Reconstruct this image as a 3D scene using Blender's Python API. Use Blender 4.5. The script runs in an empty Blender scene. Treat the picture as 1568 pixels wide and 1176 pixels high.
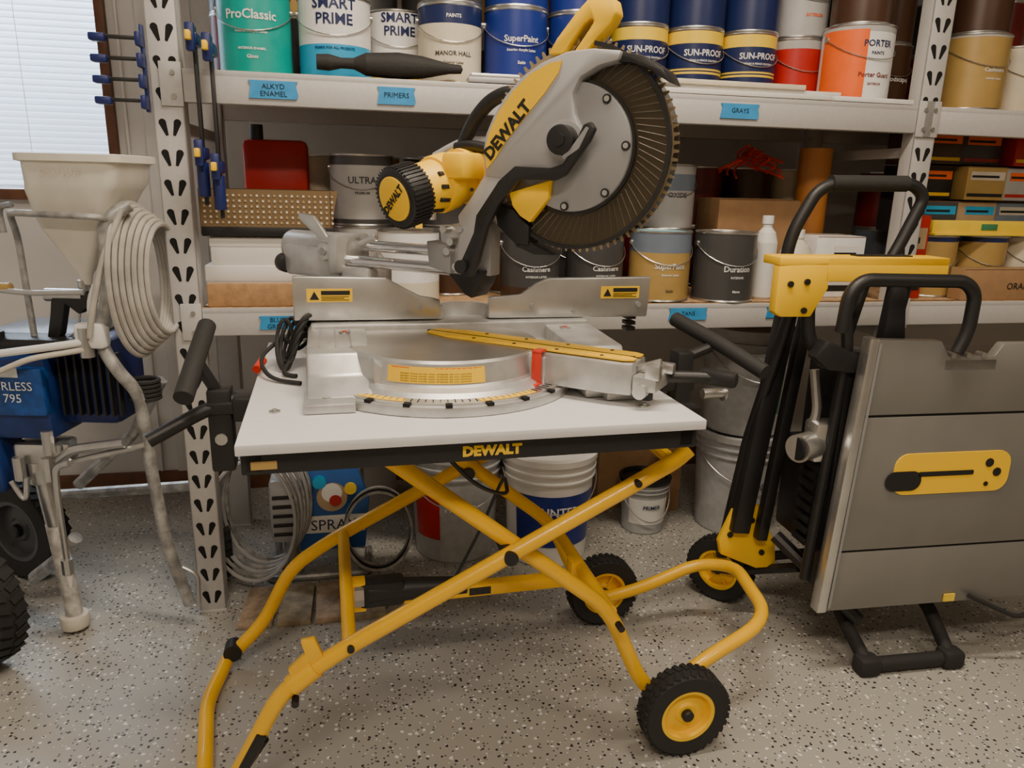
import bpy, bmesh, math, random
from math import sin, cos, pi, radians
from mathutils import Vector, Matrix, Euler
random.seed(7)
COL=bpy.context.scene.collection
# ------------------------------------------------------------ materials
def mat(name,col,rough=.5,metal=0.,noise=0.,nscale=40.,bump=0.,alpha=1.,coat=0.,spec=None,emit=0):
    m=bpy.data.materials.new(name); m.use_nodes=True
    nt=m.node_tree; b=nt.nodes['Principled BSDF']
    b.inputs['Base Color'].default_value=(*col,1); b.inputs['Roughness'].default_value=rough
    b.inputs['Metallic'].default_value=metal
    if coat: b.inputs['Coat Weight'].default_value=coat
    if alpha<1: b.inputs['Alpha'].default_value=alpha
    tc=nt.nodes.new('ShaderNodeTexCoord')
    nz=nt.nodes.new('ShaderNodeTexNoise'); nz.inputs['Scale'].default_value=nscale; nz.inputs['Detail'].default_value=3
    nt.links.new(tc.outputs['Object'],nz.inputs['Vector'])
    if noise>0:
        mx=nt.nodes.new('ShaderNodeMixRGB'); mx.blend_type='MIX'
        mx.inputs[1].default_value=(*[c*(1-noise) for c in col],1); mx.inputs[2].default_value=(*[min(1,c*(1+noise)) for c in col],1)
        rp=nt.nodes.new('ShaderNodeMapRange'); rp.inputs[1].default_value=.35; rp.inputs[2].default_value=.65
        nt.links.new(nz.outputs['Fac'],rp.inputs[0]); nt.links.new(rp.outputs[0],mx.inputs[0]); nt.links.new(mx.outputs[0],b.inputs['Base Color'])
    if bump>0:
        bp=nt.nodes.new('ShaderNodeBump'); bp.inputs['Strength'].default_value=bump; bp.inputs['Distance'].default_value=.002
        nt.links.new(nz.outputs['Fac'],bp.inputs['Height']); nt.links.new(bp.outputs[0],b.inputs['Normal'])
    return m
YEL=mat('yellow_paint',(.90,.50,.006),.32,coat=.3,noise=.04,nscale=8)
YPL=mat('yellow_plastic',(.95,.57,.008),.45)
YLB=mat('yellow_label',(.88,.55,.02),.5)
BLK=mat('black_plastic',(.012,.012,.013),.45,bump=.2,nscale=300)
BLR=mat('black_rubber',(.018,.018,.018),.75,bump=.4,nscale=120)
DRK=mat('dark_gap',(.004,.004,.004),.9)
CHR=mat('chrome',(.8,.8,.82),.12,1)
ALU=mat('cast_aluminium',(.54,.54,.53),.4,.7,noise=.1,nscale=25,bump=.15)
ALB=mat('machined_aluminium',(.64,.64,.62),.3,.9,noise=.08,nscale=12)
ALT=mat('turned_aluminium',(.40,.38,.35),.33,.85,noise=.06,nscale=10)
SLV=mat('silver_plastic',(.46,.46,.47),.4,.3)
GRYP=mat('grey_plate',(.30,.305,.31),.45,.25)
SMK=mat('smoked_plastic',(.05,.038,.02),.15,alpha=.5)
RIB=mat('smoked_rib',(.09,.07,.045),.3)
STEEL=mat('blade_steel',(.50,.40,.24),.35,.75)
RED=mat('red_plastic',(.6,.03,.01),.4)
WHB=mat('white_laminate',(.68,.68,.68),.4,noise=.02)
RACK=mat('rack_grey_paint',(.52,.51,.50),.45,.1,noise=.025,nscale=80,bump=.12)
WOOD=mat('particle_board',(.46,.29,.15),.7,noise=.25,nscale=60)
WOODD=mat('brown_wood',(.13,.05,.022),.5,noise=.2,nscale=20)
CARD=mat('cardboard',(.36,.21,.10),.85,noise=.06,nscale=30)
CARDD=mat('cardboard_dark',(.19,.10,.05),.85,noise=.1)
TAPE=mat('packing_tape',(.42,.28,.14),.3)
BTAPE=mat('blue_tape',(.03,.27,.58),.7,noise=.08)
WHT=mat('white_plastic',(.75,.74,.71),.4)
WHTD=mat('off_white_plastic',(.6,.56,.47),.5,noise=.06,nscale=12)
HOPP=mat('hopper_plastic',(.72,.69,.6),.5,noise=.05,nscale=10)
TIN=mat('tin_plate',(.55,.55,.54),.3,.9,noise=.1,nscale=20)
GRYT=mat('grey_tube',(.36,.36,.35),.45,.4,noise=.35,nscale=30)
BLUE=mat('blue_paint',(.008,.03,.15),.4,noise=.3,nscale=14)
NAVY=mat('navy_plastic',(.01,.02,.12),.4)
PANEL=mat('grey_aluminium_table',(.215,.21,.195),.42,.3,noise=.05,nscale=6)
GB=mat('grey_bucket',(.40,.41,.42),.5,noise=.08)
INK=mat('black_ink',(.01,.01,.01),.6)
C=dict(teal=(.0,.33,.29),white=(.78,.78,.77),cyan=(.02,.35,.65),navy=(.01,.02,.09),blue=(.012,.03,.22),cream=(.66,.6,.46),
 gold=(.42,.28,.09),black=(.012,.012,.014),dgrey=(.06,.06,.062),brown=(.06,.028,.015),yellow=(.85,.6,.04),orange=(.85,.13,.01),red=(.45,.014,.01),
 tan=(.42,.3,.17),lblue=(.22,.42,.5),silver=(.42,.42,.42),green=(.05,.22,.1),dred=(.16,.01,.01),bluegray=(.16,.2,.26),oran2=(.62,.25,.06),midblue=(.02,.1,.35))
CM_={}
def cm(n):
    if n not in CM_: CM_[n]=mat('label_'+n,C[n],.35,noise=.05,nscale=20)
    return CM_[n]
# ------------------------------------------------------------ mesh builder
def rotm(r): return Euler([radians(a) for a in r]).to_matrix().to_4x4()
class MB:
    def __init__(s): s.v=[];s.f=[];s.mi=[];s.mats=[]
    def idx(s,m):
        if m not in s.mats: s.mats.append(m)
        return s.mats.index(m)
    def bm(s,b,m,M=None,recalc=True):
        if recalc: bmesh.ops.recalc_face_normals(b,faces=b.faces[:])
        b.verts.index_update(); o=len(s.v); k=s.idx(m)
        for v in b.verts: s.v.append(tuple(M@v.co) if M else tuple(v.co))
        for f in b.faces: s.f.append([o+v.index for v in f.verts]); s.mi.append(k)
        b.free()
    def box(s,c,size,m,rot=None,bev=.002):
        b=bmesh.new(); bmesh.ops.create_cube(b,size=1)
        for v in b.verts: v.co=Vector((v.co.x*size[0],v.co.y*size[1],v.co.z*size[2]))
        if bev: bmesh.ops.bevel(b,geom=b.edges[:],offset=min(bev,min(size)*.3),segments=2,affect='EDGES',profile=.5)
        s.bm(b,m,Matrix.Translation(c)@(rotm(rot) if rot else Matrix()))
    def bx(s,x0,x1,y0,y1,z0,z1,m,bev=.002):
        s.box(((x0+x1)/2,(y0+y1)/2,(z0+z1)/2),(abs(x1-x0),abs(y1-y0),abs(z1-z0)),m,None,bev)
    def cyl(s,p1,p2,r,m,r2=None,seg=24,bev=0):
        p1=Vector(p1);p2=Vector(p2);d=p2-p1;L=d.length
        b=bmesh.new(); bmesh.ops.create_cone(b,cap_ends=True,segments=seg,radius1=r,radius2=r if r2 is None else r2,depth=L)
        if bev: 
            es=[e for e in b.edges if abs(e.verts[0].co.z-e.verts[1].co.z)<1e-6]
            bmesh.ops.bevel(b,geom=es,offset=bev,segments=2,affect='EDGES',profile=.5)
        s.bm(b,m,Matrix.Translation((p1+p2)/2)@d.to_track_quat('Z','Y').to_matrix().to_4x4())
    def tube(s,pts,r,m,rd=.03,seg=10,closed=False):
        P=[Vector(p) for p in pts]; Q=[]; n=len(P)
        for i,p in enumerate(P):
            if (i in(0,n-1)) and not closed: Q.append(p); continue
            a=P[i-1];c=P[(i+1)%n]; d1=a-p;d2=c-p
            q=min(rd,d1.length*.49,d2.length*.49)
            if q<1e-5: Q.append(p);continue
            A=p+d1.normalized()*q;B=p+d2.normalized()*q
            for k in range(6):
                t=k/5; Q.append(A*(1-t)**2+p*2*t*(1-t)+B*t*t)
        R=[Q[0]]
        for q in Q[1:]:
            if (q-R[-1]).length>1e-5: R.append(q)
        Q=R;n=len(Q); V=[];
        up=None
        for i,p in enumerate(Q):
            if closed: t=(Q[(i+1)%n]-Q[i-1]).normalized()
            else: t=(Q[min(i+1,n-1)]-Q[max(i-1,0)]).normalized()
            if up is None:
                up=Vector((0,0,1)) if abs(t.z)<.9 else Vector((1,0,0))
            x=(up-t*up.dot(t)).normalized(); up=x; y=t.cross(x)
            V.append([p+x*(r*cos(2*pi*k/seg))+y*(r*sin(2*pi*k/seg)) for k in range(seg)])
        b=bmesh.new(); VV=[[b.verts.new(c) for c in ring] for ring in V]
        for i in range(n if closed else n-1):
            A=VV[i];B=VV[(i+1)%n]
            for k in range(seg): b.faces.new((A[k],A[(k+1)%seg],B[(k+1)%seg],B[k]))
        if not closed: b.faces.new(VV[0][::-1]); b.faces.new(VV[-1])
        s.bm(b,m)
    def prism(s,poly,a0,a1,m,plane='XZ',bev=0,M=None):
        b=bmesh.new()
        def mk(p,a):
            return {'XZ':(p[0],a,p[1]),'XY':(p[0],p[1],a),'YZ':(a,p[0],p[1])}[plane]
        A=[b.verts.new(mk(p,a0)) for p in poly];B=[b.verts.new(mk(p,a1)) for p in poly];n=len(poly)
        b.faces.new(A);b.faces.new(B[::-1])
        for i in range(n): b.faces.new((A[i],B[i],B[(i+1)%n],A[(i+1)%n]))
        if bev: 
            bmesh.ops.recalc_face_normals(b,faces=b.faces[:])
            bmesh.ops.bevel(b,geom=b.edges[:],offset=bev,segments=2,affect='EDGES',profile=.5,clamp_overlap=True)
        s.bm(b,m,M)
    def lathe(s,prof,c,seg=40,M=None,a0=0,a1=2*pi):
        c=Vector(c)
        full=abs(a1-a0-2*pi)<1e-6
        for i in range(len(prof)-1):
            r0,z0,m=prof[i];r1,z1=prof[i+1][:2]
            if m is None: continue
            b=bmesh.new(); n=seg if full else seg+1
            A=[];B=[]
            for k in range(n):
                t=a0+(a1-a0)*k/seg
                A.append(b.verts.new((r0*cos(t),r0*sin(t),z0)) if r0>0 else None)
                B.append(b.verts.new((r1*cos(t),r1*sin(t),z1)) if r1>0 else None)
            if r0<=0: A=[b.verts.new((0,0,z0))]*n
            if r1<=0: B=[b.verts.new((0,0,z1))]*n
            for k in range(seg):
                q=(k+1)%n; fv=[]
                for v in (A[k],A[q],B[q],B[k]):
                    if v not in fv: fv.append(v)
                b.faces.new(fv)
            s.bm(b,m,Matrix.Translation(c)@(M or Matrix()),recalc=False)
    def text(s,body,size,m,fn,ext=0,align='CENTER',sx=1.,bold=0.):
        cu=bpy.data.curves.new('t','FONT');cu.body=body;cu.size=size;cu.align_x=align;cu.extrude=ext;cu.offset=bold
        cu.resolution_u=2
        ob=bpy.data.objects.new('t',cu);COL.objects.link(ob)
        bpy.context.view_layer.update()
        me=bpy.data.meshes.new_from_object(ob)
        o=len(s.v);k=s.idx(m)
        for v in me.vertices: s.v.append(tuple(fn(v.co.x*sx,v.co.y,v.co.z)))
        for p in me.polygons: s.f.append([o+i for i in p.vertices]);s.mi.append(k)
        bpy.data.objects.remove(ob);bpy.data.meshes.remove(me);bpy.data.curves.remove(cu)
    def build(s,name,parent=None,M=None,ang=35):
        me=bpy.data.meshes.new(name);me.from_pydata(s.v,[],s.f)
        for m in s.mats: me.materials.append(m)
        me.polygons.foreach_set('material_index',s.mi)
        me.polygons.foreach_set('use_smooth',[True]*len(s.f))
        me.update(); me.set_sharp_from_angle(angle=radians(ang))
        o=bpy.data.objects.new(name,me);COL.objects.link(o)
        if parent: o.parent=parent
        if M is not None: o.matrix_local=M if parent else M
        return o
def empty(name,M):
    o=bpy.data.objects.new(name,None);o.empty_display_size=.1;COL.objects.link(o);o.matrix_world=M;return o
def fr(x,y,yaw,z=0): return Matrix.Translation((x,y,z))@Matrix.Rotation(radians(yaw),4,'Z')
SF=fr(-.424,1.085,14); RF=fr(-.833,1.891,12); MF=fr(-.118,1.566,-28); TF=fr(.93,1.685,10)
# ------------------------------------------------------------ camera
cam=bpy.data.cameras.new('camera'); co=bpy.data.objects.new('camera',cam); COL.objects.link(co)
co.matrix_world=Matrix.Translation((0,0,1.2))@Matrix.Rotation(radians(75),4,'X')@Matrix.Rotation(radians(1.4),4,'Z')
cam.lens=26.4; cam.clip_start=.02; bpy.context.scene.camera=co
# ------------------------------------------------------------ room
def floor_mat():
    m=bpy.data.materials.new('speckled_epoxy_floor');m.use_nodes=True;nt=m.node_tree;b=nt.nodes['Principled BSDF'];N=nt.nodes.new;L=nt.links.new
    tc=N('ShaderNodeTexCoord');nz=N('ShaderNodeTexNoise');nz.inputs['Scale'].default_value=90
    ad=N('ShaderNodeVectorMath');ad.operation='MULTIPLY_ADD';ad.inputs[1].default_value=(.006,.006,.006)
    L(tc.outputs['Object'],nz.inputs['Vector']);L(nz.outputs['Color'],ad.inputs[0]);L(tc.outputs['Object'],ad.inputs[2])
    n2=N('ShaderNodeTexNoise');n2.inputs['Scale'].default_value=3;L(tc.outputs['Object'],n2.inputs['Vector'])
    mx=N('ShaderNodeMixRGB');mx.inputs[1].default_value=(.35,.34,.305,1);mx.inputs[2].default_value=(.40,.39,.355,1);L(n2.outputs['Fac'],mx.inputs[0]);prev=mx.outputs[0]
    for sc,thr,sel,col,off in ((62,.25,.88,(.74,.74,.71,1),0),(66,.22,.82,(.03,.03,.035,1),3.3),(115,.27,.87,(.09,.09,.09,1),7.7),(120,.24,.92,(.68,.68,.66,1),5.1)):
        vo=N('ShaderNodeTexVoronoi');vo.voronoi_dimensions='2D';vo.inputs['Scale'].default_value=sc
        o=N('ShaderNodeVectorMath');o.operation='ADD';o.inputs[1].default_value=(off,off*.7,0);L(ad.outputs[0],o.inputs[0]);L(o.outputs[0],vo.inputs['Vector'])
        lt=N('ShaderNodeMath');lt.operation='LESS_THAN';lt.inputs[1].default_value=thr;L(vo.outputs['Distance'],lt.inputs[0])
        sp=N('ShaderNodeSeparateColor');L(vo.outputs['Color'],sp.inputs[0])
        gt=N('ShaderNodeMath');gt.operation='GREATER_THAN';gt.inputs[1].default_value=sel;L(sp.outputs[0],gt.inputs[0])
        mu=N('ShaderNodeMath');mu.operation='MULTIPLY';L(lt.outputs[0],mu.inputs[0]);L(gt.outputs[0],mu.inputs[1])
        x=N('ShaderNodeMixRGB');L(mu.outputs[0],x.inputs[0]);L(prev,x.inputs[1]);x.inputs[2].default_value=col;prev=x.outputs[0]
    L(prev,b.inputs['Base Color']);b.inputs['Roughness'].default_value=.33
    return m
WALL=mat('white_wall_paint',(.68,.66,.63),.7,noise=.02,nscale=5,bump=.1)
WALL2=mat('tan_wall_paint',(.38,.33,.27),.8,noise=.03,nscale=5)
CEIL=mat('ceiling_paint',(.42,.38,.33),.8)
def slab(name,x0,x1,y0,y1,z0,z1,m,M=RF):
    b=MB();b.bx(x0,x1,y0,y1,z0,z1,m,0);return b.build(name,None,M)
XL,XR,YF,YB,ZC=-1.9,4.2,-4.2,.92,2.7
slab('floor',XL-.1,XR+.1,YF-.1,YB+.1,-.05,0,floor_mat())
slab('ceiling',XL-.1,XR+.1,YF-.1,YB+.1,ZC,ZC+.05,CEIL)
slab('wall_left',XL-.1,XL,YF,YB,0,ZC,WALL);slab('wall_right',XR,XR+.1,YF,YB,0,ZC,WALL2);slab('wall_front',XL,XR,YF-.1,YF,0,ZC,WALL2)
WX0,WX1,WZ0,WZ1=-1.45,-.39,1.14,2.2
b=MB()
b.bx(XL,WX0,YB,YB+.1,0,ZC,WALL,0);b.bx(WX1,XR,YB,YB+.1,0,ZC,WALL,0);b.bx(WX0,WX1,YB,YB+.1,0,WZ0,WALL,0);b.bx(WX0,WX1,YB,YB+.1,WZ1,ZC,WALL,0)
b.build('wall_back',None,RF)
b=MB();b.bx(XL+.01,XR-.01,YB-.014,YB-.001,.0,.09,WOODD,.003);b.build('baseboard_back',None,RF)
b=MB();b.bx(-.27,-.19,YB-.02,YB-.001,.09,2.6,WALL,.003);b.bx(-.335,-.325,YB-.012,YB-.001,.09,2.6,WALL,.002);b.build('trim_1',None,RF)
w=empty('window_1',RF)
b=MB()
b.bx(WX0-.03,WX1+.03,YB-.035,YB-.002,WZ0-.035,WZ0,WOODD);b.bx(WX1,WX1+.03,YB-.03,YB-.002,WZ0,WZ1+.03,WOODD);b.bx(WX0-.03,WX0,YB-.03,YB-.002,WZ0,WZ1+.03,WOODD);b.bx(WX0,WX1,YB-.03,YB-.002,WZ1,WZ1+.03,WOODD)
b.build('frame',w)
BL=bpy.data.materials.new('blind_slat');BL.use_nodes=True;nt=BL.node_tree;pb=nt.nodes['Principled BSDF'];pb.inputs['Base Color'].default_value=(.85,.85,.85,1)
tr=nt.nodes.new('ShaderNodeBsdfTranslucent');tr.inputs[0].default_value=(.88,.93,1,1);mx=nt.nodes.new('ShaderNodeMixShader');mx.inputs[0].default_value=.5
nt.links.new(pb.outputs[0],mx.inputs[1]);nt.links.new(tr.outputs[0],mx.inputs[2]);nt.links.new(mx.outputs[0],nt.nodes['Material Output'].inputs[0])
b=MB();z=WZ0+.02
while z<WZ1: b.box(((WX0+WX1)/2,YB+.02,z),(WX1-WX0-.01,.026,.0012),BL,(62,0,0),0);z+=.0205
b.bx(WX0+.005,WX1-.005,YB+.005,YB+.03,WZ0+.001,WZ0+.014,BL)
b.cyl((WX1-.25,YB+.003,WZ0+.01),(WX1-.25,YB+.003,WZ1),.001,WHT,seg=6)
b.build('blinds',w)
b=MB();b.bx(WX0,WX1,YB+.07,YB+.075,WZ0,WZ1,mat('window_glass',(.9,.95,1),.05,alpha=.15),0);b.build('glass',w)
# ------------------------------------------------------------ rack
rk=empty('steel_shelving_rack',RF)
b=MB()
def tear(b,x,z,y,s,tilt):
    pts=[]
    for k in range(9):
        a=pi*k/8; pts.append((cos(a)*.0085,.010+sin(a)*.0085))
    pts+=[(-.003,-.021),(.003,-.021)]
    c_,s_=cos(tilt),sin(tilt)
    b.prism([(x+p[0]*c_-p[1]*s_,z+p[0]*s_+p[1]*c_) for p in pts],y,y-.0008,DRK)
def post(x,y,front=True):
    b.bx(x-.035,x+.035,y,y+.004,0,2.5,RACK,.001); b.bx(x-.035,x-.031,y,y+.05,0,2.5,RACK,.001); b.bx(x+.031,x+.035,y,y+.05,0,2.5,RACK,.001)
    b.bx(x-.037,x+.037,y-.003,y+.053,0,.008,RACK,.001)
    if front:
        z=.05
        while z<2.4:
            tear(b,x-.014,z,y,1,.30);tear(b,x+.014,z,y,1,-.30);z+=.07
for x in (0,2.07,4.0): post(x,0);post(x,.56,False)
def beam(x0,x1,z0,z1,y):
    b.bx(x0,x1,y-.002,y+.03,z0,z1-.012,RACK,.003);b.bx(x0,x1,y+.012,y+.03,z1-.014,z1,RACK,.002);b.bx(x0,x1,y-.002,y+.006,z1-.016,z1-.001,RACK,.002)
    for xx in (x0,x1):
        s_=1 if xx==x0 else -1
        b.bx(xx,xx-.05*s_,y-.006,y-.002,z0-.01,z1+.012,RACK,.0015)
        for zz in (z0+.012,z1-.012): b.cyl((xx-.02*s_,y-.01,zz),(xx-.02*s_,y-.005,zz),.006,TIN,seg=12)
for (x0,x1) in ((.036,2.034),(2.106,3.964)):
    for (z0,z1) in ((.799,.872),(1.367,1.444),(2.0,2.07)):
        beam(x0,x1,z0,z1,0);beam(x0,x1,z0,z1,.57)
for x in (0,2.07):
    for z in (.75,1.3,1.9): b.bx(x-.012,x+.012,.05,.56,z,z+.03,RACK)
b.build('frame',rk)
b=MB()
for (x0,x1) in ((.036,2.034),(2.106,3.964)):
    for z in (.872,1.444,2.07): b.bx(x0,x1,.006,.57,z-.014,z,WOOD,.001)
b.build('shelf_decks',rk)
b=MB()
def flat(x0,z0): return lambda x,y,z:(x0+x,-.0075,z0+y)
for (xa,xb,za,zb,t) in ((.185,.30,1.383,1.424,'ALKYD\nENAMEL'),(.49,.585,1.382,1.423,'PRIMERS'),(1.415,1.53,1.385,1.424,'GRAYS'),(.175,.275,.815,.85,'BLUES\nGREENS'),(1.31,1.43,.825,.86,'TANS'),(1.62,1.72,.828,.862,'GREENS')):
    b.prism([(xa,za),(xb-.004,za),(xb,za+.01),(xb-.005,zb-.008),(xb,zb),(xa,zb),(xa+.005,zb-.01)],-.0035,-.0065,BTAPE)
    b.text(t,.017,INK,flat((xa+xb)/2,(za+zb)/2-(.004 if '\n' not in t else -.002)))
b.build('tape_labels',rk)
# ------------------------------------------------------------ cans
def wrap(r,z0,a0=0):
    return lambda x,y,z:((r+.0012)*sin(x/r+a0),-(r+.0012)*cos(x/r+a0),z0+y)
def can(x,y,z,bands,texts=(),r=.085,h=.197,yaw=0,bail=True,lid=TIN,seg=32,patch=None):
    b=MB(); P=[(0,.004,TIN),(r-.003,.004,TIN),(r-.001,0,TIN),(r+.0015,.003,TIN),(r,.007,None)]
    z0=.007; b.lathe(P,(0,0,0),seg)
    for f,c in bands:
        z1=max(z0+.001,h*f-.006 if f>=1 else h*f)
        b.lathe([(r,z0,cm(c)),(r,z1,None)],(0,0,0),seg);z0=z1
    if patch: b.lathe([(r+.0005,h*.04,cm(patch[0])),(r+.0005,h*.93,None)],(0,0,0),24,None,radians(patch[1]),radians(patch[2]))
    b.lathe([(r,z0,TIN),(r+.002,z0+.002,TIN),(r+.002,h,TIN),(r-.004,h,TIN),(r-.006,h-.006,TIN),(r-.014,h-.006,TIN),(r-.016,h-.002,lid),(r-.022,h-.002,lid),(r-.026,h-.007,lid),(0,h-.007,None)],(0,0,0),seg)
    if bail:
        pts=[((r+.004)*sin(a),-(r+.004)*cos(a),h-.035-.06*cos(a)**1.0) for a in [radians(t) for t in range(-90,91,12)]]
        b.tube(pts,.0014,TIN,rd=.001,seg=5)
        for s_ in (-1,1): b.cyl((s_*(r-.002),0,h-.035),(s_*(r+.005),0,h-.035),.008,TIN,seg=12)
    for (t,size,c,fz,*rest) in texts: b.text(t,size,cm(c),wrap(r,h*fz),sx=rest[0] if rest else 1,bold=size*.02)
    return b.build('paint_can',None,RF@Matrix.Translation((x,y,z))@Matrix.Rotation(radians(yaw),4,'Z'))
U=1.4445;L_=.8725
can(.19,.165,U,[(1,'teal')],[('Interior Acrylic Latex',.009,'white',.5),('ProClassic',.030,'white',.66),('INTERIOR ENAMEL',.008,'white',.3),('Gloss',.012,'white',.2)],r=.09)
can(.39,.165,U,[(.42,'cyan'),(1,'white')],[('SMART\nPRIME',.036,'navy',.84),('PRIMER FOR ALL PROJECTS',.0085,'navy',.36),('INTERIOR / EXTERIOR',.010,'yellow',.18)],r=.092)
can(.56,.28,U,[(.35,'yellow'),(1,'white')],[('SMART\nPRIME',.033,'navy',.84),('INTERIOR',.012,'navy',.2)])
can(.69,.15,U,[(.75,'cream'),(1,'navy')],[('PAINTS',.012,'white',.82),('MANOR HALL',.0155,'dgrey',.36),('Exterior Latex',.009,'dgrey',.26)])
can(.87,.15,U,[(1,'blue')],[('SuperPaint',.022,'white',.58),('Interior Acrylic Latex',.009,'white',.46),('Satin',.011,'white',.3)])
can(1.05,.16,U,[(1,'blue')],[('SuperPaint',.022,'white',.58),('Interior Acrylic Latex',.009,'white',.46)],yaw=-20)
for x in (1.26,1.435,1.61): can(x,.25,U,[(.38,'navy'),(.41,'yellow'),(.43,'navy'),(.455,'yellow'),(.80,'navy'),(.97,'yellow'),(1,'navy')],[('SUN-PROOF',.0245,'white',.63,.92),('STAIN & FENCE COATINGS',.0075,'white',.55)])
can(1.79,.28,U,[(.1,'silver'),(.85,'red'),(1,'silver')],[]);can(1.79,.28,U+.1975,[(1,'silver')],[('EXTERIOR',.012,'orange',.3)])
can(1.90,.13,U,[(.06,'silver'),(.9,'white'),(1,'silver')],[('PORTER',.024,'navy',.72),('PAINTS',.012,'navy',.62),('Porter Guard',.018,'dred',.34),('EXTERIOR',.009,'dred',.24)],r=.1,h=.215,patch=('orange',-190,-108))
can(2.30,.13,U,[(.95,'gold'),(1,'silver')],[('Cashmere',.016,'white',.5),('Interior Latex',.009,'white',.4)],r=.098,h=.215)
can(2.09,.28,U,[(1,'brown')],[('Woodscapes',.02,'white',.45)],r=.09);can(2.5,.17,U,[(1,'cream')],[],r=.09)
can(2.69,.2,U,[(1,'teal')],[('EMERALD',.018,'white',.5)])
for i,(x,y,c) in enumerate(((.87,.15,'blue'),(1.05,.16,'blue'),(1.26,.25,'navy'),(1.435,.25,'navy'),(1.61,.25,'navy'),(2.09,.28,'brown'),(.69,.15,'dgrey'))):
    can(x,y,U+.1975,[(1,c)],[],bail=False)
can(2.30,.13,U+.2155,[(1,'brown')],[],bail=False);can(1.90,.13,U+.2155,[(1,'brown')],[],bail=False)
for z in (U,L_):
    x=.12;k=0
    while x<3.8:
        if not 1.98<x<2.16:
            c=random.choice(['dgrey','black','brown','navy','silver','dred','gold','bluegray','dgrey']);
            can(x,.47,z,[(.7,c),(1,random.choice([c,'silver','black']))],[],bail=False,seg=20)
            if random.random()<.85: can(x,.47,z+.1975,[(1,random.choice(['dgrey','brown','black','dred','gold','silver','cream']))],[],bail=False,seg=20)
        x+=.183
def dark(t): return [(t,.02,'white',.45),('INTERIOR LATEX',.008,'white',.36),('Low Lustre',.01,'white',.2)]
can(.92,.11,L_,[(.22,'brown'),(1,'dgrey')],dark('Cashmere'));can(1.12,.13,L_,[(.22,'brown'),(1,'dgrey')],dark('Cashmere'),yaw=8)
can(1.315,.105,L_,[(.7,'gold'),(1,'bluegray')],[('SuperPaint',.022,'white',.48),('Exterior Latex',.009,'white',.38),('Satin',.012,'dgrey',.15)],lid=cm('lblue'),r=.09,h=.203)
can(1.515,.085,L_,[(1,'dgrey')],[('Duration',.024,'white',.45,.95),('INTERIOR',.009,'white',.35),('Matte',.01,'white',.15)],r=.09,h=.203)
can(1.40,.285,L_,[(.5,'silver'),(1,'dgrey')]);can(1.40,.285,L_+.1975,[(.6,'silver'),(.85,'bluegray'),(1,'silver')],[('OXIDE',.02,'dgrey',.5)])
can(.45,.28,L_,[(1,'silver')],r=.09);can(.45,.28,L_+.1975,[(.1,'dgrey'),(.85,'silver'),(1,'dgrey')],[('ULTRA',.026,'dgrey',.6),('PREMIUM',.01,'dgrey',.45)],r=.09)
can(.70,.27,L_,[(.8,'brown'),(1,'dgrey')],r=.09);can(.70,.27,L_+.1975,[(.7,'dgrey'),(1,'silver')],yaw=10)
can(.57,.10,L_,[(.3,'cream'),(1,'white')]);can(1.10,.3,L_+.0,[(1,'dgrey')]);can(1.10,.3,L_+.1975,[(.6,'brown'),(1,'black')],bail=False);can(.90,.29,L_,[(1,'brown')],bail=False);can(.90,.29,L_+.1975,[(1,'dgrey')],bail=False)
can(2.28,.16,L_,[(.9,'gold'),(1,'navy')],[('Cashmere',.016,'white',.5)]);can(2.47,.16,L_,[(.9,'gold'),(1,'navy')],[]);can(2.65,.16,L_,[(.9,'cream'),(1,'white')],[]);
def carton(x0,x1,y0,y1,z,h,m=CARD,name='cardboard_box',text=None,yaw=0,tape=True,tm=INK):
    b=MB();W=x1-x0;D=y1-y0
    b.bx(-W/2,W/2,-D/2,D/2,0,h,m,.003)
    b.bx(-W/2+.002,W/2-.002,-.001,.001,h,h+.0015,CARDD,0)
    if tape: b.bx(-W/2-.0006,W/2+.0006,-.024,.024,h-.05,h+.001,TAPE,0)
    else:
        s_=random.random()*.3
        b.bx(-W/2+.01+W*s_,W/2-.008,-D/2-.0008,-D/2,h*.6,h*.85,random.choice([WHT,WHTD,cm('orange'),cm('cyan'),cm('tan')]),0);b.bx(-W/2+.014+W*s_,W/2-.03,-D/2-.0014,-D/2-.0008,h*.67,h*.74,INK,0);b.bx(-W/2+.008,W/2-.008,-D/2-.0008,-D/2,h*.1,h*.2,random.choice([YLB,WHTD,cm('red'),INK]),0)
    b.bx(-W/2+.001,W/2-.001,-D/2-.0006,-D/2,h-.003,h-.001,CARDD,0)
    if text: b.text(text,min(h*.3,.04),tm,lambda x,y,z:(x,-D/2-.0018,h*.35+y))
    return b.build(name,None,RF@Matrix.Translation(((x0+x1)/2,(y0+y1)/2,z))@Matrix.Rotation(radians(yaw),4,'Z'))
carton(1.54,1.82,.20,.36,L_+.1205,.175)
carton(1.54,1.82,.20,.36,L_,.118,CARDD)
carton(2.3,2.75,.01,.07,L_,.10,CARD,text='ORANGE',tm=INK)
carton(1.83,2.0,.1,.25,L_,.19,cm('white'),'boxed_product','SOAX',tape=False,tm=cm('navy'))
carton(2.12,2.19,.06,.12,L_,.26,cm('red'),'boxed_product','50',tape=False,tm=cm('white'))
for i in range(15):
    x=2.20+.165*(i%5);z=L_+.1985+(.11*(i//5))
    carton(x,x+.15,.14+.02*(i%3),.33,z,.105,cm(['dgrey','tan','bluegray','brown','red','black','gold','silver','navy','cream','brown','dgrey','red','tan','black'][i]),'boxed_product',tape=False)
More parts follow.
